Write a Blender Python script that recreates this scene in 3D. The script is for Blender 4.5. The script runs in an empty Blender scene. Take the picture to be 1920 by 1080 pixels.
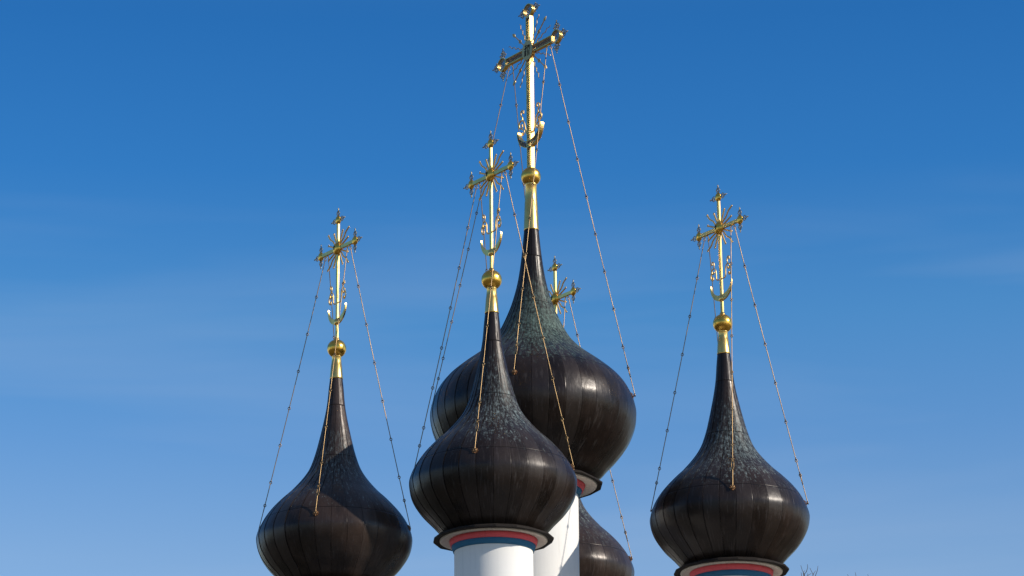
import bpy, math, random
from mathutils import Vector, Matrix
random.seed(7)
R = math.radians
sc = bpy.context.scene
COL = sc.collection
EYE = 1.6                                   # camera height above the ground

# ---------------------------------------------------------------- camera
cd = bpy.data.cameras.new('camera'); cam = bpy.data.objects.new('camera', cd); COL.objects.link(cam)
cd.sensor_width = 36; cd.lens = 5570.2 / 1920 * 36; cd.clip_start = 0.5; cd.clip_end = 6000
_y, _p, _r = -0.005467, 0.320012, -0.010524
fw = Vector((math.sin(_y)*math.cos(_p), math.cos(_y)*math.cos(_p), math.sin(_p)))
rt = Vector((math.cos(_y), -math.sin(_y), 0)); up = rt.cross(fw)
rt2 = rt*math.cos(_r) + up*math.sin(_r); up2 = up*math.cos(_r) - rt*math.sin(_r)
mw = Matrix((rt2, up2, -fw)).transposed().to_4x4(); mw.translation = (0, 0, EYE)
cam.matrix_world = mw
sc.camera = cam

# ---------------------------------------------------------------- light
SUN_AZ, SUN_EL = 69.0, 30.0                 # degrees right of "behind the camera", degrees up
sdir = Vector((math.sin(R(SUN_AZ))*math.cos(R(SUN_EL)), -math.cos(R(SUN_AZ))*math.cos(R(SUN_EL)), math.sin(R(SUN_EL))))
sl = bpy.data.lights.new('sun', 'SUN'); so = bpy.data.objects.new('sun', sl); COL.objects.link(so)
sl.energy = 4.5; sl.angle = R(0.53); sl.color = (1.0, 0.93, 0.82)
so.rotation_euler = sdir.to_track_quat('Z', 'Y').to_euler(); so.location = (40, -30, 60)

w = bpy.data.worlds.new('World'); sc.world = w; w.use_nodes = True
nt = w.node_tree; nt.nodes.clear()
def N(t, k, **kw):
    n = t.nodes.new(k)
    for a, b in kw.items():
        if a.startswith('i_'): n.inputs[int(a[2:])].default_value = b
        else: setattr(n, a, b)
    return n
def L(t, a, b): t.links.new(a, b)
def MATH(t, op, a, b=None, c=None, clamp=False):
    n = t.nodes.new('ShaderNodeMath'); n.operation = op; n.use_clamp = clamp
    for i, v in enumerate((a, b, c)):
        if v is None: continue
        if isinstance(v, (int, float)): n.inputs[i].default_value = v
        else: t.links.new(v, n.inputs[i])
    return n.outputs[0]
def MIXC(t, fac, a, b, mode='MIX'):
    n = t.nodes.new('ShaderNodeMix'); n.data_type = 'RGBA'; n.blend_type = mode
    for s, v in ((n.inputs[0], fac), (n.inputs[6], a), (n.inputs[7], b)):
        if isinstance(v, (int, float)): s.default_value = v
        elif isinstance(v, tuple): s.default_value = v
        else: t.links.new(v, s)
    return n.outputs[2]
def RAMP(t, fac, stops):
    n = t.nodes.new('ShaderNodeValToRGB'); e = n.color_ramp.elements
    while len(e) < len(stops): e.new(0.5)
    for q, (p, c) in zip(e, stops):
        q.position = p; q.color = c if isinstance(c, tuple) else (c, c, c, 1)
    t.links.new(fac, n.inputs[0]); return n.outputs[0]
def NOISE(t, vec, scale, detail=3.0, rough=0.55, dist=0.0):
    n = t.nodes.new('ShaderNodeTexNoise'); n.inputs['Scale'].default_value = scale
    n.inputs['Detail'].default_value = detail; n.inputs['Roughness'].default_value = rough
    n.inputs['Distortion'].default_value = dist
    t.links.new(vec, n.inputs['Vector']); return n.outputs[0]
def MAPV(t, vec, scale=(1, 1, 1), loc=(0, 0, 0), rot=(0, 0, 0)):
    n = t.nodes.new('ShaderNodeMapping'); n.inputs['Scale'].default_value = scale
    n.inputs['Location'].default_value = loc; n.inputs['Rotation'].default_value = rot
    t.links.new(vec, n.inputs['Vector']); return n.outputs[0]

sky = N(nt, 'ShaderNodeTexSky', sky_type='NISHITA', sun_disc=False, sun_elevation=R(SUN_EL),
        sun_rotation=R(180 - SUN_AZ), altitude=0, air_density=1.0, dust_density=0.4, ozone_density=3.0)
tc = N(nt, 'ShaderNodeTexCoord')
# thin cirrus veils high in the air, laid out by sky direction
cv = MAPV(nt, tc.outputs['Generated'], (2.4, 2.4, 26.0), (0.3, 0.1, 0.6), (0.0, R(4), 0.0))
c1 = NOISE(nt, cv, 1.1, 4.0, 0.5, 0.4)
veil = RAMP(nt, c1, ((0.48, 0.0), (0.70, 1.0)))
veil = MATH(nt, 'MULTIPLY', veil, 0.11)
sz0 = N(nt, 'ShaderNodeSeparateXYZ'); L(nt, cv0 := tc.outputs['Generated'], sz0.inputs[0])
edge = MATH(nt, 'MULTIPLY_ADD', NOISE(nt, MAPV(nt, cv0, (5, 5, 9)), 2.0, 3.0), 0.016, sz0.outputs[2])
veil = MATH(nt, 'MULTIPLY', veil, RAMP(nt, edge, ((0.340, 1.0), (0.353, 0.0))))
# clear polar-blue air: the sky deepens with height above the horizon
sz = N(nt, 'ShaderNodeSeparateXYZ'); L(nt, tc.outputs['Generated'], sz.inputs[0])
k_ = 1/1.3
deep = RAMP(nt, sz.outputs[2], ((0.0, (1.15*k_, 1.15*k_, 1.2*k_, 1)), (0.2266, (.97*k_, 1.085*k_, 1.2*k_, 1)), (0.2666, (.65*k_, .97*k_, 1.22*k_, 1)),
            (0.3044, (.45*k_, .93*k_, 1.22*k_, 1)), (0.352, (.224*k_, .76*k_, 1.19*k_, 1)), (0.40, (.165*k_, .67*k_, 1.12*k_, 1)), (0.50, (.5*k_, .85*k_, 1.15*k_, 1)), (0.66, (1.25*k_, 1.25*k_, 1.3*k_, 1))))
vm = nt.nodes.new('ShaderNodeVectorMath'); vm.operation = 'MULTIPLY'; L(nt, sky.outputs[0], vm.inputs[0]); L(nt, deep, vm.inputs[1])
vs_ = nt.nodes.new('ShaderNodeVectorMath'); vs_.operation = 'SCALE'; L(nt, vm.outputs[0], vs_.inputs[0]); vs_.inputs['Scale'].default_value = 1.3
col = MIXC(nt, veil, vs_.outputs[0], (4.2, 4.9, 6.0, 1))
bg = N(nt, 'ShaderNodeBackground'); bg.inputs[1].default_value = 0.12
ow = N(nt, 'ShaderNodeOutputWorld')
L(nt, col, bg.inputs[0]); L(nt, bg.outputs[0], ow.inputs[0])

sc.view_settings.view_transform = 'Standard'; sc.view_settings.look = 'None'
sc.view_settings.exposure = 0.0; sc.view_settings.gamma = 1.0

# ---------------------------------------------------------------- materials
def newmat(name):
    m = bpy.data.materials.new(name); m.use_nodes = True
    t = m.node_tree; b = t.nodes['Principled BSDF']; return m, t, b
def bump(t, b, h, strength=0.3, dist=0.01):
    n = t.nodes.new('ShaderNodeBump'); n.inputs['Strength'].default_value = strength; n.inputs['Distance'].default_value = dist
    L(t, h, n.inputs['Height']); L(t, n.outputs[0], b.inputs['Normal'])

def gold(name, c1=(0.80, 0.52, 0.14, 1), c2=(0.62, 0.40, 0.12, 1), r0=0.16, r1=0.34, bs=0.12, nscale=9.0):
    m, t, b = newmat(name); o = N(t, 'ShaderNodeTexCoord').outputs['Object']
    n = NOISE(t, o, nscale, 4.0, 0.6); n2 = NOISE(t, MAPV(t, o, (1, 1, 0.35)), 28.0, 3.0, 0.6)
    L(t, MIXC(t, RAMP(t, n, ((0.35, 0.0), (0.7, 1.0))), c1, c2), b.inputs['Base Color'])
    b.inputs['Metallic'].default_value = 1.0
    L(t, MATH(t, 'MULTIPLY_ADD', n2, r1 - r0, r0), b.inputs['Roughness'])
    bump(t, b, MATH(t, 'ADD', n, MATH(t, 'MULTIPLY', n2, 0.3)), bs, 0.02)
    return m
M = {}
M['gold'] = gold('gilded_metal', (0.95, 0.60, 0.18, 1), (0.76, 0.46, 0.14, 1), 0.18, 0.34, 0.08)
M['gold_ball'] = gold('polished_gilding', (1.0, 0.58, 0.11, 1), (0.84, 0.45, 0.08, 1), 0.20, 0.36, 0.6, 3.4)
M['gold_neck'] = gold('brushed_gilding', (0.95, 0.60, 0.18, 1), (0.80, 0.50, 0.15, 1), 0.24, 0.42, 0.08, 5.0)
M['brass'] = gold('chain_brass', (0.32, 0.21, 0.10, 1), (0.18, 0.115, 0.055, 1), 0.36, 0.45, 0.0, 3.0)
M['old_gold'] = gold('tarnished_gilding', (0.34, 0.27, 0.13, 1), (0.20, 0.16, 0.10, 1), 0.35, 0.55, 0.1, 14.0)
M['worn_gold'] = gold('worn_gilding', (0.60, 0.40, 0.15, 1), (0.38, 0.26, 0.11, 1), 0.42, 0.58, 0.05, 14.0)
M['soft_gold'] = gold('soft_gilding', (0.88, 0.56, 0.18, 1), (0.70, 0.43, 0.14, 1), 0.36, 0.50, 0.04, 9.0)
M['lattice'] = gold('pierced_filigree', (0.30, 0.26, 0.21, 1), (0.20, 0.17, 0.14, 1), 0.45, 0.5, 0.05, 14.0)
M['plate'] = gold('pale_plate', (0.50, 0.40, 0.20, 1), (0.36, 0.30, 0.16, 1), 0.45, 0.6, 0.1, 10.0)

def copper(name, npan, z_seams, zlo, zmid, zhi, amount, seed, green, tone=1.0):
    """weathered copper sheets: dark brown with verdigris runs, standing seams"""
    m, t, b = newmat(name); o = N(t, 'ShaderNodeTexCoord').outputs['Object']
    s = N(t, 'ShaderNodeSeparateXYZ'); L(t, o, s.inputs[0]); x, y, z = s.outputs
    ang = MATH(t, 'ARCTAN2', y, x)
    rad = MATH(t, 'SQRT', MATH(t, 'ADD', MATH(t, 'MULTIPLY', x, x), MATH(t, 'MULTIPLY', y, y)))
    a01 = MATH(t, 'MULTIPLY_ADD', ang, 1/(2*math.pi), 0.5)
    above = MATH(t, 'GREATER_THAN', z, z_seams[1])            # fewer, wider sheets on the neck
    cnt = MATH(t, 'MULTIPLY_ADD', above, -npan*0.5, float(npan))
    above2 = MATH(t, 'GREATER_THAN', z, z_seams[2])
    cnt = MATH(t, 'MULTIPLY_ADD', above2, -npan*0.3, cnt)
    fr = MATH(t, 'FRACT', MATH(t, 'MULTIPLY', a01, cnt))
    idx = MATH(t, 'FLOOR', MATH(t, 'MULTIPLY', a01, cnt))
    dist = MATH(t, 'MULTIPLY', MATH(t, 'DIVIDE', MATH(t, 'MULTIPLY', MATH(t, 'MINIMUM', fr, MATH(t, 'SUBTRACT', 1.0, fr)), 2*math.pi), cnt), rad)
    wob = NOISE(t, o, 3.0, 2.0)
    line = MATH(t, 'SUBTRACT', 1.0, MATH(t, 'DIVIDE', dist, 0.016), clamp=True)
    line = MATH(t, 'MULTIPLY', line, MATH(t, 'MULTIPLY_ADD', wob, 2.4, -0.55, clamp=True))
    for i, zs in enumerate(z_seams):
        zz = MATH(t, 'ABSOLUTE', MATH(t, 'SUBTRACT', MATH(t, 'MULTIPLY_ADD', wob, 0.03, z), zs + 0.015))
        line = MATH(t, 'MAXIMUM', line, MATH(t, 'SUBTRACT', 1.0, MATH(t, 'DIVIDE', zz, 0.018), clamp=True))
    # panel tone
    wn = N(t, 'ShaderNodeTexWhiteNoise', noise_dimensions='1D'); L(t, MATH(t, 'ADD', idx, float(seed)), wn.inputs[1])
    base = MIXC(t, wn.outputs[0], (0.010*tone, 0.0069*tone, 0.0056*tone, 1), (0.025*tone, 0.0168*tone, 0.0130*tone, 1))
    big = NOISE(t, MAPV(t, o, (1, 1, 0.6), (seed, 0, 0)), 1.3, 5.0, 0.6)
    base = MIXC(t, RAMP(t, big, ((0.35, 0.0), (0.7, 1.0))), base, (0.032*tone, 0.020*tone, 0.015*tone, 1))
    # run-off streaks follow the meridians
    cx = N(t, 'ShaderNodeCombineXYZ'); L(t, MATH(t, 'MULTIPLY', a01, 60.0), cx.inputs[0]); L(t, MATH(t, 'MULTIPLY', z, 0.9), cx.inputs[1]); cx.inputs[2].default_value = seed*3.1
    st = NOISE(t, cx.outputs[0], 2.2, 4.0, 0.6)
    streak = MATH(t, 'MULTIPLY', RAMP(t, st, ((0.60, 0.0), (0.70, 1.0))), 0.20)
    streak = MATH(t, 'MULTIPLY', streak, RAMP(t, NOISE(t, o, 0.9, 2.0), ((0.42, 0.0), (0.6, 1.0))))
    base = MIXC(t, streak, base, (0.15, 0.13, 0.12, 1))
    cx3 = N(t, 'ShaderNodeCombineXYZ'); L(t, MATH(t, 'MULTIPLY', a01, 130.0), cx3.inputs[0]); L(t, MATH(t, 'MULTIPLY', z, 1.1), cx3.inputs[1]); cx3.inputs[2].default_value = seed*0.7
    fs_ = NOISE(t, cx3.outputs[0], 2.2, 3.0, 0.6)
    base = MIXC(t, MATH(t, 'MULTIPLY', RAMP(t, fs_, ((0.58, 0.0), (0.66, 1.0))), 0.16), base, (0.13, 0.11, 0.105, 1))
    # verdigris on the concave shoulder
    up_ = MATH(t, 'DIVIDE', MATH(t, 'SUBTRACT', z, zlo), zmid - zlo, clamp=True)
    dn_ = MATH(t, 'DIVIDE', MATH(t, 'SUBTRACT', zhi, z), zhi - zmid, clamp=True)
    zone = MATH(t, 'MULTIPLY', up_, dn_)
    zone = MATH(t, 'POWER', zone, 0.7)
    cx2 = N(t, 'ShaderNodeCombineXYZ'); L(t, MATH(t, 'MULTIPLY', a01, 58.0), cx2.inputs[0]); L(t, MATH(t, 'MULTIPLY', z, 1.7), cx2.inputs[1]); cx2.inputs[2].default_value = seed*1.7
    sp = NOISE(t, cx2.outputs[0], 3.2, 5.0, 0.65)
    sp2 = NOISE(t, MAPV(t, o, (1, 1, 0.45), (0, seed*2, 0)), 17.0, 5.0, 0.75)
    mottle = MATH(t, 'ADD', MATH(t, 'MULTIPLY', sp, 0.6), MATH(t, 'MULTIPLY', sp2, 0.4))
    big2 = NOISE(t, MAPV(t, o, (1, 1, 1), (seed*5, 0, 0)), 0.8, 2.0)
    thr = MATH(t, 'ADD', MATH(t, 'MULTIPLY', zone, MATH(t, 'MULTIPLY_ADD', MATH(t, 'COSINE', ang), 0.05*amount, 0.13*amount)), MATH(t, 'MULTIPLY_ADD', big2, 0.14, -0.07))
    pat = MATH(t, 'MULTIPLY', MATH(t, 'SUBTRACT', MATH(t, 'ADD', mottle, thr), 0.60), 6.0, clamp=True)
    pat = MATH(t, 'MULTIPLY', pat, MATH(t, 'MULTIPLY', zone, 2.5, clamp=True))
    pcol = MIXC(t, RAMP(t, sp2, ((0.40, 0.0), (0.66, 1.0))), (0.028, 0.050, 0.040, 1) if green else (0.045, 0.055, 0.052, 1), (0.15, 0.21, 0.18, 1) if green else (0.24, 0.29, 0.28, 1))
    base = MIXC(t, MATH(t, 'MULTIPLY', pat, 0.9), base, pcol)
    base = MIXC(t, MATH(t, 'MULTIPLY', line, 0.8), base, (0.008, 0.007, 0.007, 1))
    L(t, base, b.inputs['Base Color'])
    b.inputs['Metallic'].default_value = 0.15
    L(t, MATH(t, 'MULTIPLY', MATH(t, 'MULTIPLY_ADD', wn.outputs[0], 0.14, 0.22), MATH(t, 'MULTIPLY_ADD', line, -0.9, 1.0)), b.inputs['Specular IOR Level'])
    fine = NOISE(t, cx3.outputs[0], 2.0, 4.0, 0.7)
    rg = MATH(t, 'ADD', MATH(t, 'MULTIPLY_ADD', big, 0.30, 0.045), MATH(t, 'MULTIPLY', fine, 0.18))
    rg = MATH(t, 'ADD', rg, MATH(t, 'MULTIPLY', wn.outputs[0], 0.12))
    rg = MATH(t, 'ADD', rg, MATH(t, 'MULTIPLY', pat, 0.3))
    L(t, rg, b.inputs['Roughness'])
    h = MATH(t, 'ADD', MATH(t, 'MULTIPLY', big, 1.0), MATH(t, 'MULTIPLY', sp2, 0.06))
    dentn = NOISE(t, MAPV(t, o, (1, 1, 0.7), (seed, 3, 0)), 3.2, 2.0, 0.5)
    h = MATH(t, 'ADD', h, MATH(t, 'MULTIPLY', dentn, 0.5))
    h = MATH(t, 'SUBTRACT', h, MATH(t, 'MULTIPLY', line, 0.32))
    bump(t, b, h, 0.6, 0.03)
    return m

def plaster(name, c, dirty=0.12):
    m, t, b = newmat(name); o = N(t, 'ShaderNodeTexCoord').outputs['Object']
    n = NOISE(t, o, 1.2, 5.0, 0.6); n2 = NOISE(t, MAPV(t, o, (6, 6, 0.35)), 2.0, 3.0, 0.6); n3 = NOISE(t, o, 45.0, 3.0)
    d = tuple(v*(1-dirty*2.0) for v in c[:3]) + (1,)
    f = MATH(t, 'MULTIPLY', RAMP(t, n2, ((0.5, 0.0), (0.78, 1.0))), RAMP(t, n, ((0.35, 0.0), (0.7, 1.0))))
    L(t, MIXC(t, f, c, d), b.inputs['Base Color']); b.inputs['Roughness'].default_value = 0.85
    bump(t, b, MATH(t, 'ADD', n3, MATH(t, 'MULTIPLY', n, 2.0)), 0.25, 0.006)
    return m
M['white'] = plaster('whitewash', (0.82, 0.785, 0.735, 1), 0.09)
M['cream'] = plaster('cream_soffit', (0.62, 0.55, 0.47, 1), 0.34)
M['pink'] = plaster('pink_paint', (0.78, 0.11, 0.135, 1), 0.14)
M['blue'] = plaster('blue_paint', (0.03, 0.15, 0.27, 1), 0.14)
def simple(name, c, c2, rough=0.8, scale=3.0, metallic=0.0):
    m, t, b = newmat(name); o = N(t, 'ShaderNodeTexCoord').outputs['Object']
    L(t, MIXC(t, NOISE(t, o, scale, 5.0, 0.65), c, c2), b.inputs['Base Color'])
    b.inputs['Roughness'].default_value = rough; b.inputs['Metallic'].default_value = metallic
    return m
M['brim'] = simple('old_flashing', (0.012, 0.010, 0.009, 1), (0.03, 0.022, 0.018, 1), 0.75, 6.0)
M['brim'].node_tree.nodes['Principled BSDF'].inputs['Specular IOR Level'].default_value = 0.15
M['iron'] = simple('rusted_iron', (0.16, 0.07, 0.03, 1), (0.32, 0.16, 0.07, 1), 0.6, 9.0, 0.6)
M['dark'] = simple('dark_inlay', (0.015, 0.014, 0.01, 1), (0.03, 0.026, 0.02, 1), 0.8)
M['bark'] = simple('bark', (0.07, 0.055, 0.045, 1), (0.13, 0.10, 0.085, 1), 0.9, 8.0)
M['roof'] = simple('painted_roof', (0.16, 0.155, 0.145, 1), (0.22, 0.21, 0.20, 1), 0.55, 1.5)
M['glass'] = simple('window_glass', (0.02, 0.025, 0.03, 1), (0.03, 0.035, 0.04, 1), 0.1)
M['wood'] = simple('door_wood', (0.10, 0.055, 0.03, 1), (0.16, 0.09, 0.05, 1), 0.6, 5.0)
M['grass'] = simple('dry_grass', (0.06, 0.055, 0.03, 1), (0.12, 0.10, 0.06, 1), 0.95, 0.6)
M['paving'] = simple('stone_paving', (0.24, 0.22, 0.20, 1), (0.30, 0.275, 0.25, 1), 0.9, 2.0)

# ---------------------------------------------------------------- mesh helpers
class MB:
    def __init__(s): s.v = []; s.f = []; s.sm = []
    def add(s, vs, fs, smooth=True):
        o = len(s.v); s.v += [tuple(p) for p in vs]
        s.f += [tuple(i + o for i in f) for f in fs]; s.sm += [smooth]*len(fs)
    def tube(s, pts, r, n=8, closed=False, smooth=True):
        pts = [Vector(p) for p in pts]; k = len(pts)
        rs = r if isinstance(r, (list, tuple)) else [r]*k
        vs = []; ref = None
        for i, p in enumerate(pts):
            a = pts[i-1] if (i > 0 or closed) else p; b = pts[(i+1) % k] if (i < k-1 or closed) else p
            d = (b - a)
            if d.length < 1e-9: d = Vector((0, 0, 1))
            d.normalize()
            if ref is None:
                ref = d.cross(Vector((0, 1, 0)))
                if ref.length < 0.1: ref = d.cross(Vector((1, 0, 0)))
            q = ref - d*ref.dot(d)
            if q.length < 1e-6: q = d.cross(Vector((1, 0, 0)))
            q.normalize(); ref = q; e = d.cross(q)
            for j in range(n):
                t = 2*math.pi*j/n; vs.append(p + (q*math.cos(t) + e*math.sin(t))*rs[i])
        fs = []
        for i in range(k if closed else k-1):
            for j in range(n):
                fs.append((i*n+j, i*n+(j+1) % n, ((i+1) % k)*n+(j+1) % n, ((i+1) % k)*n+j))
        s.add(vs, fs, smooth)
        if not closed: s.add(vs[:n], [tuple(range(n))[::-1]], False); s.add(vs[-n:], [tuple(range(n))], False)
    def box(s, c, d, rot=None):
        c = Vector(c); vs = []
        for x in (-.5, .5):
            for y in (-.5, .5):
                for z in (-.5, .5):
                    p = Vector((x*d[0], y*d[1], z*d[2])); p = rot @ p if rot else p; vs.append(c + p)
        s.add(vs, [(0, 1, 3, 2), (4, 6, 7, 5), (0, 4, 5, 1), (2, 3, 7, 6), (0, 2, 6, 4), (1, 5, 7, 3)], False)
    def bar(s, c, d, rot=None, ch=0.2):
        """box section with chamfered long edges, long axis = z of d"""
        c = Vector(c); hx, hy, hz = d[0]/2, d[1]/2, d[2]/2; k = min(hx, hy)*ch
        ring = [(hx-k, -hy), (hx, -hy+k), (hx, hy-k), (hx-k, hy), (-hx+k, hy), (-hx, hy-k), (-hx, -hy+k), (-hx+k, -hy)]
        vs = []
        for z in (-hz, hz):
            for x, y in ring:
                p = Vector((x, y, z)); p = rot @ p if rot else p; vs.append(c + p)
        s.add(vs, [(j, (j+1) % 8, 8+(j+1) % 8, 8+j) for j in range(8)] + [tuple(range(8))[::-1], tuple(range(8, 16))], False)
    def lathe(s, prof, n=64, c=(0, 0, 0), smooth=True, squash=(1, 1)):
        vs = []; c = Vector(c)
        for (r, z) in prof:
            for j in range(n):
                t = 2*math.pi*j/n; vs.append((c.x + r*math.cos(t)*squash[0], c.y + r*math.sin(t)*squash[1], c.z + z))
        fs = [(i*n+j, i*n+(j+1) % n, (i+1)*n+(j+1) % n, (i+1)*n+j) for i in range(len(prof)-1) for j in range(n)]
        s.add(vs, fs, smooth)
    def ball(s, c, r, n=24, m=12):
        """ellipsoid, r = (rx, ry, rz)"""
        vs = []; fs = []
        for i in range(m+1):
            a = math.pi*i/m
            for j in range(n):
                t = 2*math.pi*j/n
                vs.append((c[0]+r[0]*math.sin(a)*math.cos(t), c[1]+r[1]*math.sin(a)*math.sin(t), c[2]-r[2]*math.cos(a)))
        for i in range(m):
            for j in range(n): fs.append((i*n+j, i*n+(j+1) % n, (i+1)*n+(j+1) % n, (i+1)*n+j))
        s.add(vs, fs, True)
    def prism(s, out, y0, y1, smooth=False):
        """outline in the x-z plane given thickness in y"""
        n = len(out); vs = [(x, y0, z) for x, z in out] + [(x, y1, z) for x, z in out]
        s.add(vs, [tuple(range(n)), tuple(range(n, 2*n))[::-1]] + [(j, j+n, (j+1) % n + n, (j+1) % n) for j in range(n)], smooth)
    def build(s, name, mat, parent=None, **props):
        me = bpy.data.meshes.new(name); me.from_pydata(s.v, [], s.f); me.validate()
        if len(me.polygons) == len(s.sm): me.polygons.foreach_set('use_smooth', s.sm)
        me.materials.append(mat); me.update()
        o = bpy.data.objects.new(name, me); COL.objects.link(o)
        if parent: o.parent = parent
        for k, v in props.items(): o[k] = v
        return o
def empty(name, loc, label, cat, group=None):
    o = bpy.data.objects.new(name, None); COL.objects.link(o); o.location = loc; o.empty_display_size = 0.5
    o['label'] = label; o['category'] = cat
    if group: o['group'] = group
    return o

# ---------------------------------------------------------------- profiles (height above the brim, radius)
def cubic(pts, step=0.05):
    xs = [p[0] for p in pts]; ys = [p[1] for p in pts]; n = len(xs); m = []
    for i in range(n):
        a, b = max(i-1, 0), min(i+1, n-1); m.append((ys[b]-ys[a])/(xs[b]-xs[a]))
    out = []
    for i in range(n-1):
        h = xs[i+1]-xs[i]; k = max(1, int(round(h/step)))
        for j in range(k):
            s = j/k
            out.append((xs[i]+s*h, (2*s**3-3*s**2+1)*ys[i]+(s**3-2*s**2+s)*h*m[i]+(-2*s**3+3*s**2)*ys[i+1]+(s**3-s**2)*h*m[i+1]))
    out.append((xs[-1], ys[-1])); return out
SMALL = [(z-16.89, r) for z, r in [(16.93, 1.10), (17.027, 1.261), (17.263, 1.481), (17.542, 1.745), (17.891, 1.960), (18.241, 2.041), (18.443, 2.008), (18.719, 1.887), (19.007, 1.69), (19.298, 1.422), (19.539, 1.165), (19.894, 0.857), (20.193, 0.67), (20.578, 0.533), (20.956, 0.436), (21.267, 0.366), (21.511, 0.314), (21.843, 0.254), (22.089, 0.224), (22.408, 0.197), (22.691, 0.166)]]
BIG = [(z-19.44, r) for z, r in [(19.47, 1.45), (19.682, 1.77), (19.869, 1.940), (20.142, 2.198), (20.502, 2.465), (20.907, 2.640), (21.197, 2.698), (21.458, 2.685), (21.866, 2.56), (22.275, 2.28), (22.627, 1.88), (22.965, 1.435), (23.201, 1.177), (23.422, 0.993), (23.689, 0.840), (24.03, 0.679), (24.386, 0.54), (24.849, 0.409), (25.259, 0.330), (25.824, 0.256), (26.473, 0.194)]]

def dome_mesh(prof, npan, rnd):
    """onion built of meridian sheets, each a touch flat between its seams and lapped over the next"""
    b = MB(); K = 6; rows = len(prof); zt = prof[-1][0]
    for p in range(npan):
        a0 = -math.pi + 2*math.pi*p/npan; da = 2*math.pi/npan; vs = []
        lap = 0.004 + 0.010*rnd.random(); dent = 0.010*(rnd.random()-0.5)
        for i, (z, r) in enumerate(prof):
            fade = min(1.0, r/0.6)
            for k in range(K+1):
                u = k/K; a = a0 + da*u
                flat = r*(1-math.cos(da/2))*0.24*(4*u*(1-u))
                rr = r - flat + fade*(lap*(u-0.5) + dent*math.sin(z*2.3+p)*4*u*(1-u))
                vs.append((rr*math.cos(a), rr*math.sin(a), z))
        fs = [(i*(K+1)+k, i*(K+1)+k+1, (i+1)*(K+1)+k+1, (i+1)*(K+1)+k) for i in range(rows-1) for k in range(K)]
        b.add(vs, fs, True)
    # thin lap strips closing the steps between neighbouring sheets
    n = rows*(K+1); V = list(b.v)
    for p in range(npan):
        q = (p+1) % npan; vs = []
        for i in range(rows): vs += [V[p*n+i*(K+1)+K], V[q*n+i*(K+1)]]
        b.add(vs, [(2*i, 2*i+1, 2*i+3, 2*i+2) for i in range(rows-1)], False)
    return b

def spiral(cx, cz, r0, r1, a0, a1, n=14):
    return [(cx + (r0+(r1-r0)*i/n)*math.cos(a0+(a1-a0)*i/n), cz + (r0+(r1-r0)*i/n)*math.sin(a0+(a1-a0)*i/n)) for i in range(n+1)]
def smooth_path(pts, k=5):
    P = [Vector((p[0], 0, p[1])) for p in pts]; out = []
    for i in range(len(P)-1):
        p0, p1, p2, p3 = P[max(i-1, 0)], P[i], P[i+1], P[min(i+2, len(P)-1)]
        for j in range(k):
            t = j/k
            out.append(0.5*((2*p1)+(-p0+p2)*t+(2*p0-5*p1+4*p2-p3)*t*t+(-p0+3*p1-3*p2+p3)*t**3))
    out.append(P[-1]); return out

def finial(cx, cz, ang, s=1.0, wide=False):
    """pierced openwork leaf with a small cross at its tip, growing from (cx, cz) in direction ang"""
    b = MB(); ca, sa = math.cos(ang), math.sin(ang)
    def P(u, v): return (cx + (u*ca - v*sa)*s, 0, cz + (u*sa + v*ca)*s)
    r = 0.0075*s
    if not wide:
        leaf = [(0, 0), (.035, .045), (.075, .062), (.115, .045), (.15, 0), (.115, -.045), (.075, -.062), (.035, -.045)]
        b.tube([P(*p) for p in leaf], r, 6, True)
        b.tube([P(.075 + .024*math.cos(t*math.pi/4), .024*math.sin(t*math.pi/4)) for t in range(8)], r*.9, 5, True)
        for v in (1, -1):
            b.tube([P(.0, 0), P(.05, v*.022)], r, 5); b.tube([P(.10, v*.022), P(.15, 0)], r, 5); b.tube([P(.075, v*.024), P(.075, v*.062)], r, 5)
        b.tube([P(.15, 0), P(.215, 0)], [r*1.5, r*.8], 6); b.tube([P(.175, -.022), P(.175, .022)], r, 6)
        b.ball(P(.205, 0), (.012*s,)*3, 8, 5)
    else:
        leaf = [(0, 0), (.02, .07), (.07, .105), (.10, .07), (.15, .075), (.165, .035), (.22, 0), (.165, -.035), (.15, -.075), (.10, -.07), (.07, -.105), (.02, -.07)]
        b.tube([P(*p) for p in leaf], r*1.1, 6, True)
        for (x, y) in ((.06, .055), (.06, -.055), (.125, 0), (.07, 0), (.13, .045), (.13, -.045)):
            b.tube([P(x + .022*math.cos(t*math.pi/4), y + .022*math.sin(t*math.pi/4)) for t in range(8)], r, 5, True)
        b.tube([P(0, 0), P(.24, 0)], r, 5)
        for (x, y) in ((.08, .112), (.08, -.112), (.24, 0)): b.ball(P(x, y), (.017*s,)*3, 8, 5)
    return b

def arc_pts(cx, cz, r, a0, a1, n, y=0): return [(cx + r*math.cos(a0+(a1-a0)*i/n), y, cz + r*math.sin(a0+(a1-a0)*i/n)) for i in range(n+1)]

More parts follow.
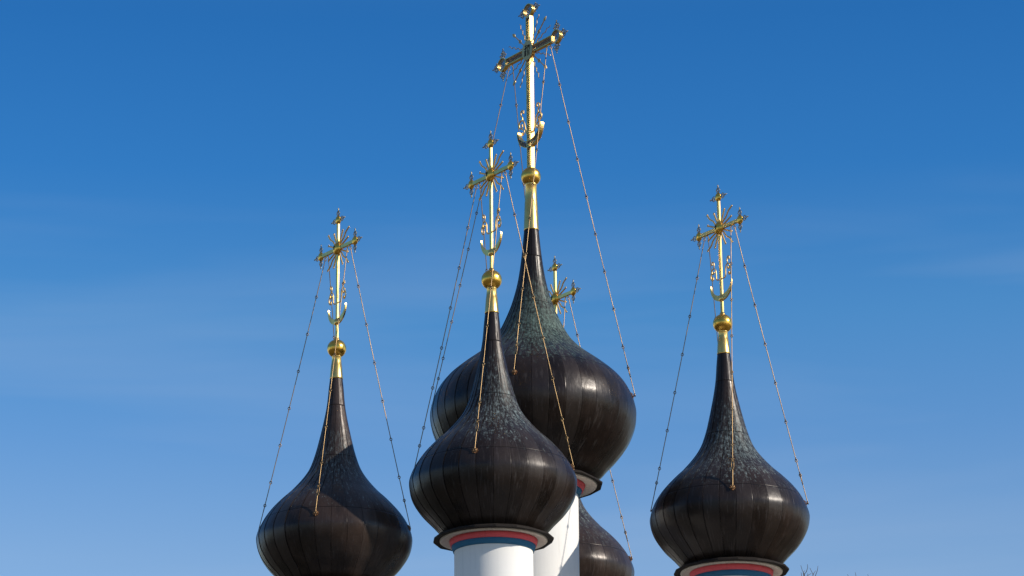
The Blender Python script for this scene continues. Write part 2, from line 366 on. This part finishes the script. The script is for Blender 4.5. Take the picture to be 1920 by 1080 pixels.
def plain_cross(root, zb, z_hub, z_cc, z_tb, arm, rnd):
    """latin cross of a square gilded bar with lens discs, twelve rays, scrolls and a crescent (small towers)"""
    b = MB()
    b.bar((0, 0, (zb+z_tb)/2), (.085, .055, z_tb-zb))
    b.lathe([(0.001, zb+.07), (.06, zb+.07), (.075, zb+.03), (.085, zb-.03)], 20)
    cross = b.build('cross', M['gold'], root)
    for s in (1, -1):
        a = MB(); a.bar((s*(arm/2+.02), 0, z_cc), (.105, .06, arm-.06), Matrix.Rotation(math.pi/2, 3, 'Y')); a.build('cross_arm', M['gold'], cross)
    m = MB(); m.ball((0, -.02, z_cc), (.155, .10, .17), 32, 16); m.build('centre_disc', M['gold_ball'], cross)
    m = MB(); m.box((-.012, -.122, z_cc+.01), (.022, .012, .12)); m.box((-.012, -.121, z_cc+.035), (.06, .01, .022)); m.build('small_cross_mark', M['dark'], cross)
    for (x, z) in ((arm, z_cc), (-arm, z_cc), (0, z_tb)):
        d = MB(); d.ball((x, 0, z), (.105, .068, .128), 24, 12); d.build('end_disc', M['gold_ball'], cross)
        for a in (0, 90, 180, 270):
            if (x > 0 and a == 180) or (x < 0 and a == 0) or (x == 0 and a == 270): continue
            rr = .095 if a % 180 == 0 else .11
            finial(x + rr*math.cos(R(a)), z + rr*math.sin(R(a)), R(a), 1.15).build('finial', M['old_gold'], cross)
    for q in range(4):
        for (da, ln, wavy) in ((24, .52, 0), (45, .70, 1), (66, .52, 0)):
            a = R(90*q + da) if q % 2 == 0 else R(90*q + 90 - da)
            r0 = .13; pts = []; rs = []; n = 12
            for i in range(n+1):
                t = r0 + (ln-r0)*i/n; off = .014*math.sin(i/n*math.pi*3.5) if wavy else 0
                pts.append((t*math.cos(a)-off*math.sin(a), .012, z_cc + t*math.sin(a)+off*math.cos(a))); rs.append(.025 - .004*i/n if not wavy else .021)
            ry = MB(); ry.tube(pts, rs, 7)
            e = pts[-1]; ry.ball(e, (.027, .02, .027), 8, 6)
            for k in range(5):
                t = a + k*2*math.pi/5; ry.tube([e, (e[0]+.04*math.cos(t), e[1], e[2]+.04*math.sin(t))], [.013, .004], 5)
            ry.build('ray', M['soft_gold'], cross)
    zj = z_hub + .56
    for s in (1, -1):
        sc_ = MB()
        main = [(0, 0), (.08, -.005), (.15, .0), (.185, .05), (.19, .16), (.20, .26), (.235, .33), (.30, .35), (.35, .30), (.345, .22), (.30, .20), (.28, .245)]
        sc_.tube([(s*p.x, 0, zj + p.z) for p in smooth_path(main)], .0165, 8)
        top = [(.295, .35), (.265, .42), (.27, .50), (.315, .545), (.35, .52), (.34, .475)]
        sc_.tube([(s*p.x, 0, zj + p.z) for p in smooth_path(top)], .0155, 8)
        low = [(.355, .28), (.40, .20), (.40, .10), (.355, .035), (.31, .05), (.32, .09)]
        sc_.tube([(s*p.x, 0, zj + p.z) for p in smooth_path(low)], .0155, 8)
        for (x, z) in ((.28, .245), (.34, .475), (.32, .09)): sc_.ball((s*x, 0, zj+z), (.027,)*3, 10, 6)
        sc_.build('scroll', M['soft_gold'], cross)
    # crescent
    b = MB(); n = 28; out = []; inn = []
    for i in range(n+1):
        t = i/n; a = R(172) + (R(368)-R(172))*t; wd = .014 + .15*math.sin(math.pi*t)**1.3
        out.append((.425*math.cos(a), z_hub + .385 + .44*math.sin(a))); inn.append(((.425-wd)*math.cos(a), z_hub+.385+(.44-wd)*math.sin(a)))
    vs = [(x, y, z) for (x, z) in out for y in (-.022, .022)] + [(x, y, z) for (x, z) in inn for y in (-.022, .022)]
    o = 2*(n+1); fs = []
    for i in range(n):
        fs += [(2*i, 2*i+2, o+2*i+2, o+2*i), (2*i+1, o+2*i+1, o+2*i+3, 2*i+3), (2*i, 2*i+1, 2*i+3, 2*i+2), (o+2*i, o+2*i+2, o+2*i+3, o+2*i+1)]
    fs += [(0, o, o+1, 1), (2*n, 2*n+1, o+2*n+1, o+2*n)]
    b.add(vs, fs, False); b.ball((0, -.01, z_hub+.01), (.085, .07, .10), 20, 10)
    b.build('crescent', M['gold'], cross)
    return cross

def lattice_strip(b, p0, p1, width, ydepth, cell=.056, r=.0085):
    """openwork of crossing bars and rings between two ends, on the front and on the back face"""
    p0 = Vector(p0); p1 = Vector(p1); d = p1-p0; ln = d.length; d.normalize(); nrm = Vector((-d.z, 0, d.x)); k = max(1, int(round(ln/cell))); c = ln/k
    for y in (-ydepth/2, ydepth/2):
        o = Vector((0, y, 0))
        for sgn in (1, -1):
            pts = []
            for i in range(k+1): pts.append(p0 + d*c*i + nrm*width/2*sgn*(1 if i % 2 else -1) + o)
            b.tube(pts, r, 4, smooth=False)
        for i in range(k):
            m = p0 + d*c*(i+.5) + o
            b.tube([m + d*(.016*math.cos(t*math.pi/3)) + nrm*(.016*math.sin(t*math.pi/3)) for t in range(6)], r*.8, 4, True)
            e = p0 + d*c*i + o
            for sgn in (1, -1): b.ball(e + nrm*sgn*width*.33, (r*1.6,)*3, 6, 4)

def pierced_cross(root, zb, z_hub, z_cc, z_tb, arm, rnd):
    """tall box-section cross: solid side plates, openwork faces, ring ends with filigree, sun rays (central tower)"""
    b = MB(); W = .19; Dp = .115
    ztop = z_tb - .185
    for s in (1, -1): b.box((s*(W/2-.012), 0, (zb+ztop)/2), (.024, Dp, ztop-zb))
    b.box((0, 0, zb+.03), (W-.05, Dp-.01, .06)); b.box((0, 0, ztop-.02), (W-.05, Dp-.01, .03))
    cross = b.build('cross', M['gold'], root)
    lt = MB(); lattice_strip(lt, (0, 0, zb+.06), (0, 0, z_cc-.2), W-.045, Dp-.02); lattice_strip(lt, (0, 0, z_cc+.2), (0, 0, ztop-.03), W-.045, Dp-.02)
    lt.build('shaft_lattice', M['lattice'], cross)
    for s in (1, -1):
        a = MB(); x0, x1 = s*.12, s*(arm-.18)
        for v in (1, -1): a.box(((x0+x1)/2, 0, z_cc + v*(.105-.012)), (abs(x1-x0), Dp, .024))
        a.box((x1, 0, z_cc), (.05, Dp-.004, .16))
        am = a.build('cross_arm', M['gold'], cross)
        l2 = MB(); lattice_strip(l2, (x0, 0, z_cc), (x1 - s*.03, 0, z_cc), .16, Dp-.02); l2.build('arm_lattice', M['lattice'], cross)
    for (x, z) in ((arm, z_cc), (-arm, z_cc), (0, z_tb)):
        f = MB(); n = 40; ro, ri = .195, .172
        vs = []
        for i in range(n):
            a = 2*math.pi*i/n
            for (r_, y_) in ((ro, -Dp/2), (ro, Dp/2), (ri, Dp/2), (ri, -Dp/2)): vs.append((x + r_*math.cos(a), y_, z + r_*math.sin(a)))
        fs = [(4*i+k, 4*((i+1) % n)+k, 4*((i+1) % n)+(k+1) % 4, 4*i+(k+1) % 4) for i in range(n) for k in range(4)]
        f.add(vs, fs, False); f.build('end_ring', M['gold'], cross)
        g = MB()
        for rr, kk in ((.145, 14), (.095, 9), (.045, 5)):
            for k in range(kk):
                a = 2*math.pi*k/kk
                g.tube([(x + rr*math.cos(a) + .025*math.cos(t*math.pi/3), -.03, z + rr*math.sin(a) + .025*math.sin(t*math.pi/3)) for t in range(6)], .0075, 4, True)
        for k in range(8):
            a = R(45*k+10); g.tube([(x, -.03, z), (x+.172*math.cos(a), -.03, z+.172*math.sin(a))], .006, 4)
        g.build('ring_filigree', M['lattice'], cross)
        for a in (0, 90, 180, 270):
            if (x > 0 and a == 180) or (x < 0 and a == 0) or (x == 0 and a in (270, 90)): continue
            finial(x + .195*math.cos(R(a)), z + .195*math.sin(R(a)), R(a), 1.15, True).build('finial', M['old_gold'], cross)
    # central plate with pierced monogram
    p = MB(); out = []
    for i in range(64):
        a = 2*math.pi*i/64; sc_ = 1 + .025*math.cos(16*a); out.append((.235*sc_*math.cos(a), z_cc + .285*sc_*math.sin(a)))
    p.prism(out, -.085, -.065)
    pl = p.build('centre_plate', M['plate'], cross)
    p = MB(); p.prism([(.20*math.cos(2*math.pi*i/32), z_cc + .25*math.sin(2*math.pi*i/32)) for i in range(32)], -.065, .06); p.build('centre_boss', M['gold'], cross)
    g = MB(); y = -.0875
    for (x, z, w_, h_) in ((-.105, -.07, .028, .17), (-.06, .0, .034, .30), (.015, .02, .026, .12), (.03, -.10, .03, .13), (.085, -.08, .03, .15), (.055, .13, .11, .034), (.1, .06, .03, .1), (-.06, .15, .08, .025)):
        g.box((x, y, z_cc+z), (w_, .006, h_))
    g.tube([(-.13, y-.004, z_cc+.07), (.12, y-.004, z_cc+.10)], .010, 5)
    g.build('monogram', M['dark'], cross)
    for q in range(4):
        for (da, ln, kind) in ((25, 1.04, 'wavy'), (45, 1.06, 'leaf'), (65, 1.03, 'wavy')):
            a = R(90*q + da) if q % 2 == 0 else R(90*q + 90 - da)
            pts = []; rs = []; n = 36; r0 = .2; ln_ = ln if kind == 'wavy' else ln-.14
            for i in range(n+1):
                t = r0 + (ln_-r0)*i/n; off = .022*math.sin(i/n*math.pi*8) if kind == 'wavy' else 0
                pts.append((t*math.cos(a)-off*math.sin(a), 0, z_cc + t*math.sin(a)+off*math.cos(a))); rs.append(.016 - .006*i/n if kind == 'wavy' else .016)
            ry = MB(); ry.tube(pts, rs, 6)
            ca, sa = math.cos(a), math.sin(a)
            if kind == 'leaf':
                t0 = .60
                for rr in (.052, .028):
                    ry.tube([((t0)*ca + rr*math.cos(k*math.pi/5), 0, z_cc + t0*sa + rr*math.sin(k*math.pi/5)) for k in range(10)], .009, 5, True)
                lf = [(0, 0), (.03, .04), (.08, .048), (.12, .028), (.165, 0), (.12, -.028), (.08, -.048), (.03, -.04)]
                ry.prism([((ln_+u)*ca - v*sa, z_cc + (ln_+u)*sa + v*ca) for u, v in lf], -.008, .008)
            ry.build('ray', M['worn_gold'], cross)
    zj = z_hub + .43
    for s in (1, -1):
        sc_ = MB()
        main = [(.08, 0), (.14, .0), (.19, .07), (.23, .22), (.28, .38), (.35, .46), (.44, .46), (.50, .38), (.49, .28), (.41, .24), (.36, .28), (.38, .33)]
        sc_.tube([(s*p.x, 0, zj + p.z) for p in smooth_path(main)], .021, 8)
        top = [(.35, .46), (.36, .55), (.41, .62), (.42, .70), (.36, .75), (.30, .72), (.31, .67)]
        sc_.tube([(s*p.x, 0, zj + p.z) for p in smooth_path(top)], .019, 8)
        low = [(.44, .25), (.35, .20), (.28, .14), (.30, .05), (.36, .04), (.37, .09)]
        sc_.tube([(s*p.x, 0, zj + p.z) for p in smooth_path(low)], .018, 8)
        for (x, z) in ((.38, .33), (.31, .67), (.37, .09)): sc_.ball((s*x, 0, zj+z), (.03,)*3, 10, 6)
        sc_.build('scroll', M['soft_gold'], cross)
    # box-section crescent: outer and inner plates with openwork between
    b = MB(); n = 30
    for s in (0, 1):
        for k in range(2):
            pass
    for kind in (0, 1):
        pts = []
        for i in range(n+1):
            t = i/n; a = R(175) + R(190)*t; wd = .02 + .16*math.sin(math.pi*t)**1.2
            r_ = .53 if kind == 0 else .53 - wd
            pts.append((r_*math.cos(a), z_hub + .53 + r_*math.sin(a), math.cos(a), math.sin(a)))
        vs = []
        for (x, z, ca, sa) in pts:
            for (q, y_) in ((0, -.06), (0, .06), (-.016, .06), (-.016, -.06)): vs.append((x + q*ca, y_, z + q*sa))
        fs = [(4*i+k, 4*(i+1)+k, 4*(i+1)+(k+1) % 4, 4*i+(k+1) % 4) for i in range(n) for k in range(4)] + [(0, 1, 2, 3), (4*n+3, 4*n+2, 4*n+1, 4*n)]
        b.add(vs, fs, False)
    cr = b.build('crescent', M['gold'], cross)
    for half in (0, 1):
      g = MB()
      for i in range(3 if half == 0 else n//2+2, n//2-1 if half == 0 else n-2):
        t = i/n; a = R(175) + R(190)*t; wd = .02 + .16*math.sin(math.pi*t)**1.2
        for y in (-.045, .045):
            for k, rr in enumerate((.53-wd*.3, .53-wd*.72)):
                g.tube([(rr*math.cos(a) + .022*math.cos(q*math.pi/3), y, z_hub+.53+rr*math.sin(a) + .022*math.sin(q*math.pi/3)) for q in range(6)], .008, 4, True)
      i0, i1 = (3, n//2-2) if half == 0 else (n//2+2, n-3)
      for y in (-.045, .045):
          g.tube([((.53-.5*(.02+.16*math.sin(math.pi*i/n)**1.2))*math.cos(R(175)+R(190)*i/n), y, z_hub+.53+(.53-.5*(.02+.16*math.sin(math.pi*i/n)**1.2))*math.sin(R(175)+R(190)*i/n)) for i in range(i0, i1+1)], .009, 5)
      i = (i0+i1)//2; rr = .53-.5*(.02+.16*math.sin(math.pi*i/n)**1.2); a = R(175)+R(190)*i/n
      g.tube([(rr*math.cos(a), -.045, z_hub+.53+rr*math.sin(a)), (rr*math.cos(a), .045, z_hub+.53+rr*math.sin(a))], .009, 5)
      g.build('crescent_filigree', M['lattice'], cross)
    return cross

def chain(root, top, hook, anchor, rod=1.07, r=.011):
    """guy chain of long rods linked by eyes; a turnbuckle near its foot; foot eye on a bracket"""
    top = Vector(top); end = Vector(anchor); d = end - top; ln = d.length; d.normalize()
    side = d.cross(Vector((0, 0, 1))); side.normalize(); oth = d.cross(side)
    b = MB(); t = 0.0; stops = [0.0]
    while t + rod < ln - .95: t += rod; stops.append(t)
    tb0, tb1 = ln-.80, ln-.55
    def at_(q): return top + d*q + Vector((0, 0, -1))*(.075*4*(q/ln)*(1-q/ln)) if 0 < q < ln else top + d*q
    segs = [(stops[i], stops[i+1]) for i in range(len(stops)-1)] + [(stops[-1], tb0), (tb1, ln)]
    for a, e in segs:
        b.tube([at_(a) + (at_(e)-at_(a)).normalized()*.035, at_(e) - (at_(e)-at_(a)).normalized()*.035], r, 7)
    def eye(c, u, v, rr=.031): b.tube([c + u*(rr*1.25*math.cos(k*math.pi/5)) + v*(rr*math.sin(k*math.pi/5)) for k in range(10)], r*.85, 6, True)
    for i, s in enumerate(stops[1:] + [tb0]):
        c = at_(s)
        eye(c - d*.022, d, side); eye(c + d*.022, d, oth)
    eye(top + d*.02, d, oth); eye(end - d*.01, d, side, .036); eye(at_(tb1), d, side, .026)
    ch = b.build('chain', M['brass'], root)
    g = MB(); c0 = at_(tb0); c1 = at_(tb1)
    for s in (1, -1): g.tube([c0 + side*s*.006, c0 + d*.04 + side*s*.03, c1 - d*.04 + side*s*.03, c1 + side*s*.006], r*.85, 6)
    g.build('turnbuckle', M['brass'], ch)
    return ch

TOWERS = 'gold-crossed onion domes of the cathedral'
ANCH = {'F': (-4, 0, 0, 0, 0), 'L': (-2.5, 0, 6, .04, -.10), 'R': (7, 0, 0, .04, -.03), 'B': (0, 0, 0, .02, 0), 'C': (-2.5, 0, 0, .07, -.10)}   # per tower: turn of front, right, left anchors; reach; height
def tower(key, label, base, lean, zr, zcb, zsp, zhub, zcc, ztb, arm, big, npan, pat, green, seed):
    """base = world point on the axis at roof level; every other height is a world height"""
    rnd = random.Random(seed)
    root = empty('domed_tower', base, label, 'church tower', TOWERS)
    az = -0.92347
    root.rotation_euler = (Matrix.Rotation(lean, 3, 'Y') @ Matrix.Rotation(az, 3, 'Z')).to_euler()
    z0 = base[2]; zr -= z0; zcb -= z0; zsp -= z0; zhub -= z0; zcc -= z0; ztb -= z0
    K = 1.225 if big else 1.0
    rd = 1.15 if big else .95; rp0, rp1 = (1.335, 1.27) if big else (1.065, 1.02); rb1, rb0 = (1.25, 1.19) if big else (1.02, .975)
    rs, rbm = (1.64, 1.78) if big else (1.30, 1.46)
    # drum
    b = MB(); n = 96
    b.lathe([(rd*1.035, 0), (rd*1.035, .25), (rd, .27)] + [(rd, .27 + (zr-.33-.27)*i/24) for i in range(1, 25)] + [(rd, zr-.02)], n)
    drum = b.build('drum', M['white'], root)
    b = MB(); b.lathe([(rd+.003, zr-.315), (rb0, zr-.31), (rb1, zr-.175), (rd+.003, zr-.17)], n); b.build('blue_band', M['blue'], drum)
    b = MB(); b.lathe([(rd+.003, zr-.169), (rp1+.012, zr-.168), (rp1+.03, zr-.12), (rp0, zr-.055), (rp0, zr-.03), (rd+.003, zr-.028)], n); b.build('pink_band', M['pink'], drum)
    # cornice: pale soffit with a roll edge, faceted metal brim round it
    b = MB(); b.lathe([(rp0-.05, zr-.028), (rp0+.06, zr-.024), (rs-.06, zr-.045), (rs-.045, zr-.056), (rs-.02, zr-.058), (rs, zr-.045), (rs+.004, zr-.012)], n)
    cor = b.build('cornice', M['cream'], root)
    b = MB(); nf = 18; vs = []; prof = [(rs-.03, -.02), (rs+.006, -.022), (rbm-.015, -.038), (rbm, -.03), (rbm+.002, .012), (rbm-.012, .02), (rs-.1, .12)]
    for j in range(nf):
        a = 2*math.pi*(j+.3)/nf; wob = 1 + .020*(rnd.random()-.5); dz = .050*(rnd.random()-.5)
        for i, (q, z) in enumerate(prof):
            k = wob if i >= 2 else 1
            vs.append((q*k*math.cos(a), q*k*math.sin(a), zr + z + (dz*.7 if 2 <= i <= 5 else 0)))
    m_ = len(prof); fs = []
    for j in range(nf):
        for i in range(m_-1): fs.append((j*m_+i, ((j+1) % nf)*m_+i, ((j+1) % nf)*m_+i+1, j*m_+i+1))
    b.add(vs, fs, False); b.build('brim', M['brim'], cor)
    # onion
    prof = cubic(BIG if big else SMALL); s_ = (zcb - zr)/prof[-1][0]
    prof = [(z*s_, r_) for z, r_ in prof]
    seams = (2.85*s_, 4.88*s_, 6.24*s_) if big else (1.82*s_, 3.56*s_, 5.02*s_)
    zone = (2.5, 4.2, 6.2) if big else (1.6, 3.1, 5.2)
    cm = copper('weathered_copper', npan, seams, zone[0]*s_, zone[1]*s_, zone[2]*s_, pat, seed, green, {'L': 1.75, 'B': 1.6, 'R': 1.0}.get(key, 0.92))
    dome = dome_mesh(prof, npan, rnd).build('onion_dome', cm, root); dome.location = (0, 0, zr)
    # gilded neck and ball
    rt_, rbt = (.152, .205) if big else (.122, .176)
    rbl = .268 if big else .256
    ztop = zsp - rbl*.86
    b = MB(); h = ztop - zcb
    b.lathe([(rbt*.93, zcb-.02), (rbt, zcb-.02), (rbt, zcb+.01), (rbt*.985, zcb+.03), (rt_+(rbt-rt_)*.35+.002, zcb+h*.62), (rt_+(rbt-rt_)*.35-.003, zcb+h*.63), (rt_, ztop-.03), (rt_*1.05, ztop-.02), (rt_*1.05, ztop+.04), (.02, ztop+.05)], 48)
    b.build('gilded_neck', M['gold_neck'], root)
    b = MB(); pr = []
    for i in range(25):
        a = math.pi*i/24; pr.append((max(.002, rbl*math.sin(a)), zsp - rbl*.99*math.cos(a)))
    b.lathe(pr, 48)
    b.build('gilded_ball', M['gold_ball'], root)
    if big: cross = pierced_cross(root, zsp + rbl*.9, zhub, zcc, ztb, arm, rnd)
    else: cross = plain_cross(root, zsp + rbl*.9, zhub, zcc, ztb, arm, rnd)
    # chain brackets under the arms, anchors on the dome, four chains
    hi, ho, hz = (.77, .95, -.20) if big else (.46, .61, -.125)
    for s in (1, -1):
        b = MB(); m0 = (hi+ho)/2; w2 = (ho-hi)/2
        b.tube([(s*m0 + w2*math.cos(k*math.pi/8), 0, zcc + hz + .01 + w2*.75*math.sin(k*math.pi/8)) for k in range(9)], .018 if big else .016, 8)
        b.tube([(s*m0, 0, zcc + (-.09 if big else -.045)), (s*m0, 0, zcc + hz + w2*.75)], .014, 6)
        b.build('chain_bracket', M['gold'], cross)
    az_, ar = (2.40, 2.62) if big else (1.73, 1.975)
    AN = ANCH[key]; ar += AN[3]; az_ += AN[4]
    za = zr + az_*s_; rsurf = [r_ for z, r_ in prof if z <= az_*s_][-1]
    for s in (1, -1):
        for hk, th in ((hi, -45*1 if s > 0 else 135), (ho, 45 if s > 0 else -135)):
            a = R(th + {-45: AN[0], 45: AN[1], -135: AN[2]}.get(th, 0)); A = (ar*math.cos(a), ar*math.sin(a), za)
            bx = MB(); S = (rsurf-.03)
            bx.tube([(S*math.cos(a), S*math.sin(a), za-.035), ((ar-.01)*math.cos(a), (ar-.01)*math.sin(a), za-.012)], [.022, .017], 8)
            bx.tube([(S*math.cos(a)+.0*math.sin(a), S*math.sin(a), za+.05), ((rsurf+.01)*math.cos(a), (rsurf+.01)*math.sin(a), za+.045), ((ar-.02)*math.cos(a), (ar-.02)*math.sin(a), za-.01)], .009, 6)
            bx.tube([((ar-.0)*math.cos(a) - .04*math.sin(a), (ar)*math.sin(a) + .04*math.cos(a), za-.01), (ar*math.cos(a) + .04*math.sin(a), ar*math.sin(a) - .04*math.cos(a), za-.01)], .014, 7)
            for q in range(8):
                t = q*math.pi/4; u_ = Vector((-math.sin(a), math.cos(a), 0)); c_ = Vector(((rsurf-.012)*math.cos(a), (rsurf-.012)*math.sin(a), za))
                bx.tube([c_, c_ + u_*.075*math.cos(t) + Vector((-.03*math.cos(a), -.03*math.sin(a), .075))*math.sin(t)], .022, 6)
            o = bx.build('chain_anchor', M['iron'], dome); o.location = (0, 0, -zr)
            chain(root, (s*hk, 0, zcc + hz), None, A)
    return root

ZB = 11.0
def axis(x, y, ln, z=ZB): return (x + ln*(z - EYE - 20.0), y, z)
E_ = EYE
tower('F', 'front onion dome overlapping the tallest one, its pink and blue banded white drum fully seen', axis(-0.8885, 69.874, .00066), .00066, 16.77+E_, 22.511+E_, 23.372+E_, 24.072+E_, 26.143+E_, 26.991+E_, .8335, False, 30, .9, False, 3)
tower('L', 'leftmost onion dome, standing apart, a curved shadow over its right side', axis(-5.1261, 75.854, .00245), .00245, 16.86+E_, 22.654+E_, 23.487+E_, 24.22+E_, 26.314+E_, 27.134+E_, .8335, False, 30, .7, False, 11)
tower('R', 'rightmost onion dome, standing alone, grey green flecks on its sunlit shoulder', axis(5.1028, 74.146, -.0013), -.0013, 16.89+E_, 22.691+E_, 23.516+E_, 24.199+E_, 26.162+E_, 27.037+E_, .8335, False, 30, .95, False, 5)
tower('B', 'rear onion dome mostly hidden behind the tallest, only cross top and lower bulb showing', axis(0.8026, 80.126, -.0024), -.0024, 16.84+E_, 22.69+E_, 23.53+E_, 24.22+E_, 26.207+E_, 27.151+E_, .8335, False, 30, .9, False, 8)
tower('C', 'tallest onion dome in the middle, green patina on its shoulder below the big pierced cross', axis(0.1091, 75.0, .0024), .0024, 19.44+E_, 26.478+E_, 28.002+E_, 28.85+E_, 31.667+E_, 32.867+E_, 1.22, True, 38, 1.35, True, 2)

# ---------------------------------------------------------------- cathedral under the towers (below the frame)
croot = empty('cathedral', (0.1, 75.0, 0), 'white cathedral body with pale metal roof below the onion-domed towers', 'church')
croot.rotation_euler = (0, 0, -0.92347)
b = MB(); H = 9.6; S = 6.6
b.box((0, 0, H/2), (2*S, 2*S, H)); b.box((0, 0, H-.12), (2*S+.3, 2*S+.3, .235)); b.box((0, 0, .3), (2*S+.24, 2*S+.24, .59))
for s in (-1, 1):
    for i in range(4):
        q = -S + 2*S*i/3
        b.box((q, s*(S+.06), H/2+.2), (.5, .26, H-1.2)); b.box((s*(S+.06), q, H/2+.2), (.26, .5, H-1.2))
b.build('wall', M['white'], croot)
b = MB(); e = S+.35; z0 = H+.004; t = 1.9
b.add([(-e, -e, z0), (e, -e, z0), (e, e, z0), (-e, e, z0), (-2.0, -2.0, z0+t), (2.0, -2.0, z0+t), (2.0, 2.0, z0+t), (-2.0, 2.0, z0+t)],
      [(3, 2, 1, 0), (0, 1, 5, 4), (1, 2, 6, 5), (2, 3, 7, 6), (3, 0, 4, 7), (4, 5, 6, 7)], False)
b.build('roof', M['roof'], croot)
for s in (-1, 1):
    for i in range(3):
        q = -S + 2*S*(i+.5)/3
        for ax in (0, 1):
            if ax == 0 and s == -1 and i == 1: continue
            f = MB(); g = MB(); k = 12
            arch = [(-.45, 0), (.45, 0), (.45, 1.9)] + [(.45*math.cos(math.pi*j/k), 1.9+.45*math.sin(math.pi*j/k)) for j in range(1, k)] + [(-.45, 1.9)]
            outer = [(x*1.35, z if z > 0 else -.15) for x, z in arch]; outer = [(x, z if z <= 1.9 else 1.9+(z-1.9)*1.35) for x, z in outer]
            f.prism(outer, -.09, .06); g.prism([(x, z) for x, z in arch], -.10, -.05)
            rot = (0, 0, 0 if s == -1 else math.pi) if ax == 0 else (0, 0, math.pi/2 if s == 1 else -math.pi/2)
            loc = (q, s*(S+.0), 4.0) if ax == 0 else (s*(S+.0), q, 4.0)
            wo = f.build('window', M['white'], croot); wo.location = loc; wo.rotation_euler = rot
            g.build('pane', M['glass'], wo)
b = MB(); k = 14
arch = [(-.9, 0), (.9, 0), (.9, 2.3)] + [(.9*math.cos(math.pi*j/k), 2.3+.9*math.sin(math.pi*j/k)) for j in range(1, k)] + [(-.9, 2.3)]
b.prism([(x*1.3, z if z <= 2.3 else 2.3+(z-2.3)*1.3) for x, z in arch], -.32, .1)
p = b.build('portal', M['white'], croot); p.location = (0, -S, 0)
b = MB(); b.prism([(x, z+.05) for x, z in arch], -.36, -.3); d = b.build('door', M['wood'], p)
b = MB(); b.ball((.12, -.40, 1.15), (.05, .05, .05), 10, 6); b.build('handle', M['gold'], d)

# ---------------------------------------------------------------- bare trees behind
def tree(name, x, y, h, label, seed, tips):
    rnd = random.Random(seed)
    root = empty(name, (x, y, 0), label, 'tree', 'bare treetops at the lower right')
    tr = MB(); cr = MB()
    # trunk climbs towards the twig cluster
    pts = []; n = 16; wv = rnd.random()*6
    for i in range(n+1):
        t = i/n; pts.append(Vector((.35*math.sin(t*3+wv)*t*(1-t)*2, .2*math.sin(t*4)*t*(1-t), (h-1.9)*t)))
    rs = [max(.02, .30*(1-i/n)**.8 + .022) for i in range(n+1)]
    tr.tube(pts, rs, 12); tr.build('trunk', M['bark'], root)
    def grow(p, d, ln, r, depth):
        q = [p]; k = 5; dd = d.copy()
        for i in range(k):
            dd = (dd + Vector((rnd.uniform(-.16, .16), rnd.uniform(-.16, .16), .10))).normalized(); q.append(q[-1] + dd*ln/k)
        cr.tube(q, [r*(1-.6*i/k) for i in range(k+1)], 5)
        if depth <= 0: return
        for _ in range(3):
            i = rnd.randint(1, k); nd = (dd + Vector((rnd.uniform(-.8, .8), rnd.uniform(-.8, .8), rnd.uniform(-.1, .4)))).normalized()
            grow(q[i], nd, ln*rnd.uniform(.4, .62), r*.5, depth-1)
    for i in range(26):
        t = .35 + .60*i/26; j = min(n, int(t*n)); a = i*2.4; sp = (1-t)*1.0+.18
        grow(pts[j], Vector((math.cos(a)*sp, math.sin(a)*sp, .75)).normalized(), (1-t)*5.0+.45, rs[j]*.35, 2 if t < .8 else 1)
    for tip in tips:            # topmost shoots
        q = [pts[-1] + Vector((0, 0, -rnd.uniform(0, .5)))] + [Vector(p) for p in tip]
        cr.tube(q, [.015 - .009*i/(len(q)-1) for i in range(len(q))], 6)
    cr.build('crown', M['bark'], root)
    return root
def at(px, py, Y):
    d = fw + rt2*((px-960)/5570.2) + up2*((540-py)/5570.2); k = Y/d.y
    return Vector((d.x*k, Y, EYE + d.z*k))
def shoots(root_xy, Y, lines):
    out = []
    for ln in lines: out.append([tuple(at(px, py, Y + .15*math.sin(px)) - Vector((root_xy[0], root_xy[1], 0))) for px, py in ln])
    return out
YT = 92.0
c = at(1516, 1080, YT)
tree('bare_tree', c.x, YT, c.z+.7, 'bare leafless treetop just right of the rightmost dome, its forked twigs crossing', 4,
     shoots((c.x, YT), YT, [[(1510, 1100), (1508, 1080), (1508, 1076), (1504.5, 1070), (1501.5, 1060)], [(1508, 1077), (1512, 1072), (1514.5, 1064), (1514, 1058)],
                            [(1505, 1090), (1503, 1080), (1502, 1073)], [(1515, 1095), (1515, 1082), (1514.5, 1075)], [(1513, 1080), (1518, 1077), (1521, 1075)],
                            [(1522, 1095), (1524.5, 1080), (1524, 1076), (1521, 1070), (1518.5, 1065)], [(1527, 1090), (1529, 1079), (1532.5, 1070), (1533.8, 1061)],
                            [(1524.5, 1078), (1527, 1073), (1529.5, 1070)], [(1506, 1073), (1509, 1070)]]))
c = at(1598, 1100, YT+4)
tree('bare_tree', c.x, YT+4, c.z+.2, 'bare tree whose thin single twig tips barely rise into the far lower right', 9,
     shoots((c.x, YT+4), YT+4, [[(1594, 1100), (1592, 1084), (1589, 1077)], [(1604, 1100), (1605.5, 1082), (1603.5, 1073)], [(1625, 1105), (1629, 1084), (1627, 1077)]]))

# ---------------------------------------------------------------- ground
b = MB(); g = 3000; b.add([(-g, -g, 0), (g, -g, 0), (g, g, 0), (-g, g, 0)], [(0, 1, 2, 3)], False); b.build('ground', M['grass'], None, kind='structure')
b = MB(); b.add([(-15, 50, .006), (15, 50, .006), (15, 92, .006), (-15, 92, .006)], [(0, 1, 2, 3)], False)
b.build('pavement', M['paving'], None, kind='structure')
